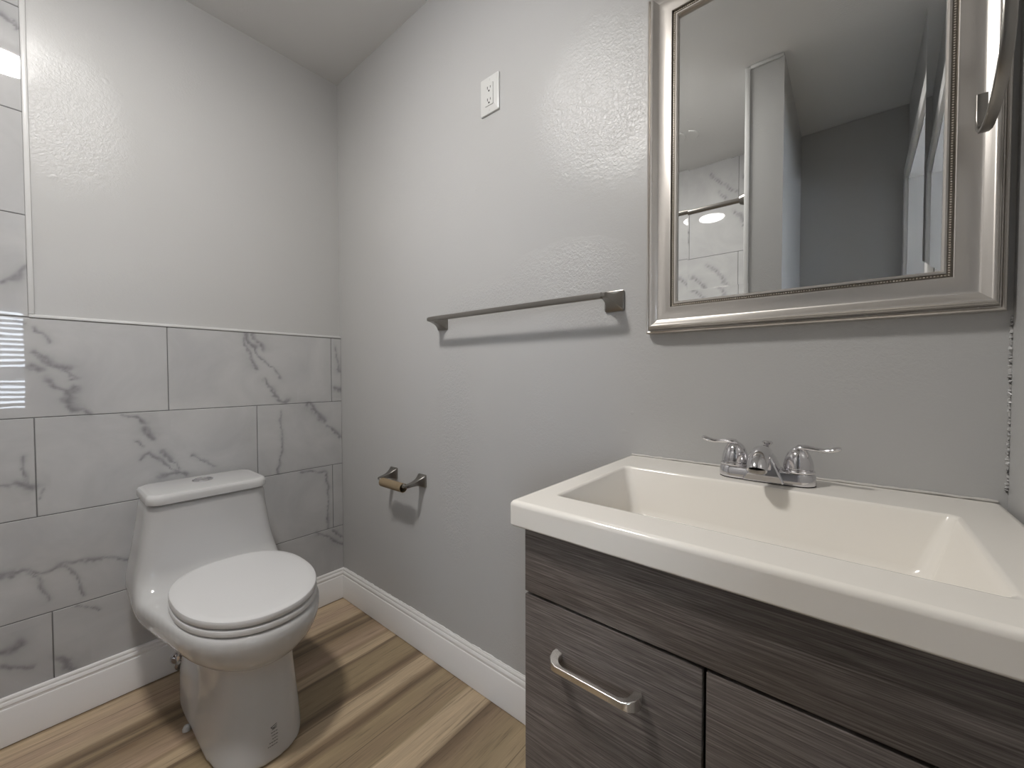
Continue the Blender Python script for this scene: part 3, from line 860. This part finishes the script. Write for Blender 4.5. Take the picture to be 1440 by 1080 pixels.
b = MB()
rs = []
for x in (xl + .004, xl + .012, xr - .012, xr - .004):
    rs.append([Vector((x, -BT + .001 + a, BZ + .004 + c)) for a, c in rrect(0, 0, .0062, .0078, .0025, 3)])
b.loft(rs).build('bar', M['nickel_dark'], bar, angle=30)

hold = empty('toilet_paper_holder', (.523, 0, .665))
tag(hold, 'small brushed nickel paper holder on the grey wall beside the toilet', 'paper holder')
hl, hr = .430, .617
for x, s in ((hl, 1), (hr, -1)):
    p = MB(); post(p, x, .668, .072, .0240, s * .002, -.010); p.build('post', M['nickel_dark'], hold, angle=30)
sr = MB()
sr.lathe((0, -.072, .657), [(0, hl + .004), (.0045, hl + .004), (.0045, hl + .018), (.0078, hl + .020), (.0078, hr - .020), (.0045, hr - .018), (.0045, hr - .004), (0, hr - .004)], 18, 'x')
sr.build('roller', M['nickel'], hold)
tubep = MB()
x0, x1, R1, R0 = .456, .594, .0172, .0160
cz, cyy = .657 - R0 + .0079, -.072
tubep.lathe((0, cyy, cz), [(R0, x0), (R1, x0), (R1, x1), (R0, x1)], 36, 'x')
# close the inner wall
n = 36; k = len(tubep.v)
tt = MB()
rings = []
for r, xx in ((R0, x0), (R1, x0), (R1, x1), (R0, x1), (R0, x0)):
    rings.append([Vector((xx, cyy + r * math.cos(2 * math.pi * i / n), cz + r * math.sin(2 * math.pi * i / n))) for i in range(n)])
tt.loft(rings, False, False)
tp = tt.build('cardboard_tube', M['card'], angle=30, org=((x0 + x1) / 2, cyy, cz))
tag(tp, 'empty brown cardboard toilet paper tube on the small nickel holder', 'cardboard tube')

# outlet
ox, oz = .979, 1.9635
outl = empty('wall_outlet', (ox, 0, oz))
tag(outl, 'white electrical outlet high on the grey wall above the towel bar', 'outlet')
pr = lambda d, y, r=.004: at_y(rrect(ox, oz, .0395 - d, .0585 - d, r, 4), y)
MB().loft([pr(.0, -.0004), pr(0, -.0035), pr(.0012, -.0058), pr(.004, -.0068)]).build('wall_plate', M['plate'], outl)
rc = MB()
rp = lambda d, y: at_y(rrect(ox, oz, .0165 - d, .0335 - d, .0025, 4), y)
rc.loft([rp(0, -.0065), rp(0, -.0078), rp(.0008, -.0086), ])
ro = rc.build('receptacle', M['plate'], outl)
gp = MB()
g0, g1 = rp(-.0007, -.00692), rp(-.0001, -.00692)
for i in range(len(g0)):
    j = (i + 1) % len(g0)
    gp.add([g0[i], g0[j], g1[j], g1[i]], [(0, 1, 2, 3)])
gp.build('seam', M['slot'], outl, smooth=False)
for s in (-1, 1):
    sl = MB(); zc = oz + s * .0185
    sl.box((ox - .0075, -.0090, zc - .001), (ox - .0052, -.0085, zc + .0075)); sl.box((ox + .0052, -.0090, zc - .000), (ox + .0072, -.0085, zc + .0065))
    sl.lathe((ox, 0, zc - .0070), [(0, -.0085), (.0030, -.0085), (.0030, -.0090), (0, -.0090)], 14, 'y')
    sl.build('slots', M['slot'], ro, smooth=False)
for s in (-1, 1):
    MB().lathe((ox, 0, oz + s * .0475), [(0, -.0064), (.0032, -.0064), (.0032, -.0074), (.002, -.0079), (0, -.0079)], 14, 'y').build('screw', M['plate'], outl)

# towel ring on the right wall: a flat band bent into an open loop
tr = empty('towel_ring', (XC, -.130, 1.599))
tag(tr, 'curved nickel towel ring on the right wall beside the silver mirror frame', 'towel ring')
RX = 2.0117
key = [(-.0795, 1.476), (-.0797, 1.455), (-.0805, 1.438), (-.085, 1.426), (-.096, 1.4175), (-.110, 1.4145), (-.126, 1.4155), (-.142, 1.420), (-.158, 1.4275), (-.173, 1.438), (-.186, 1.4495), (-.197, 1.464), (-.204, 1.480), (-.208, 1.498), (-.2095, 1.519), (-.2075, 1.545), (-.198, 1.570), (-.180, 1.588), (-.155, 1.597), (-.130, 1.599)]
band = MB(); rg = []
for i, (y, zz) in enumerate(key):
    a = Vector(key[max(0, i - 1)]); c = Vector(key[min(len(key) - 1, i + 1)])
    t = (c - a).normalized(); nn = Vector((-t.y, t.x))
    rg.append([Vector((RX + dx, y + nn.x * dn, zz + nn.y * dn)) for dx, dn in rrect(0, 0, .0062, .0030, .0018, 3)])
band.loft(rg).build('loop', M['nickel_dark'], tr, angle=30)
pm = MB()
pm.lathe((0, -.130, 1.599), [(0, XC - .0005), (.024, XC - .0005), (.024, XC - .007), (.014, XC - .012), (.009, XC - .03), (.008, RX - .006), (0, RX - .008)], 24, 'x')
pm.build('post', M['nickel_dark'], tr)
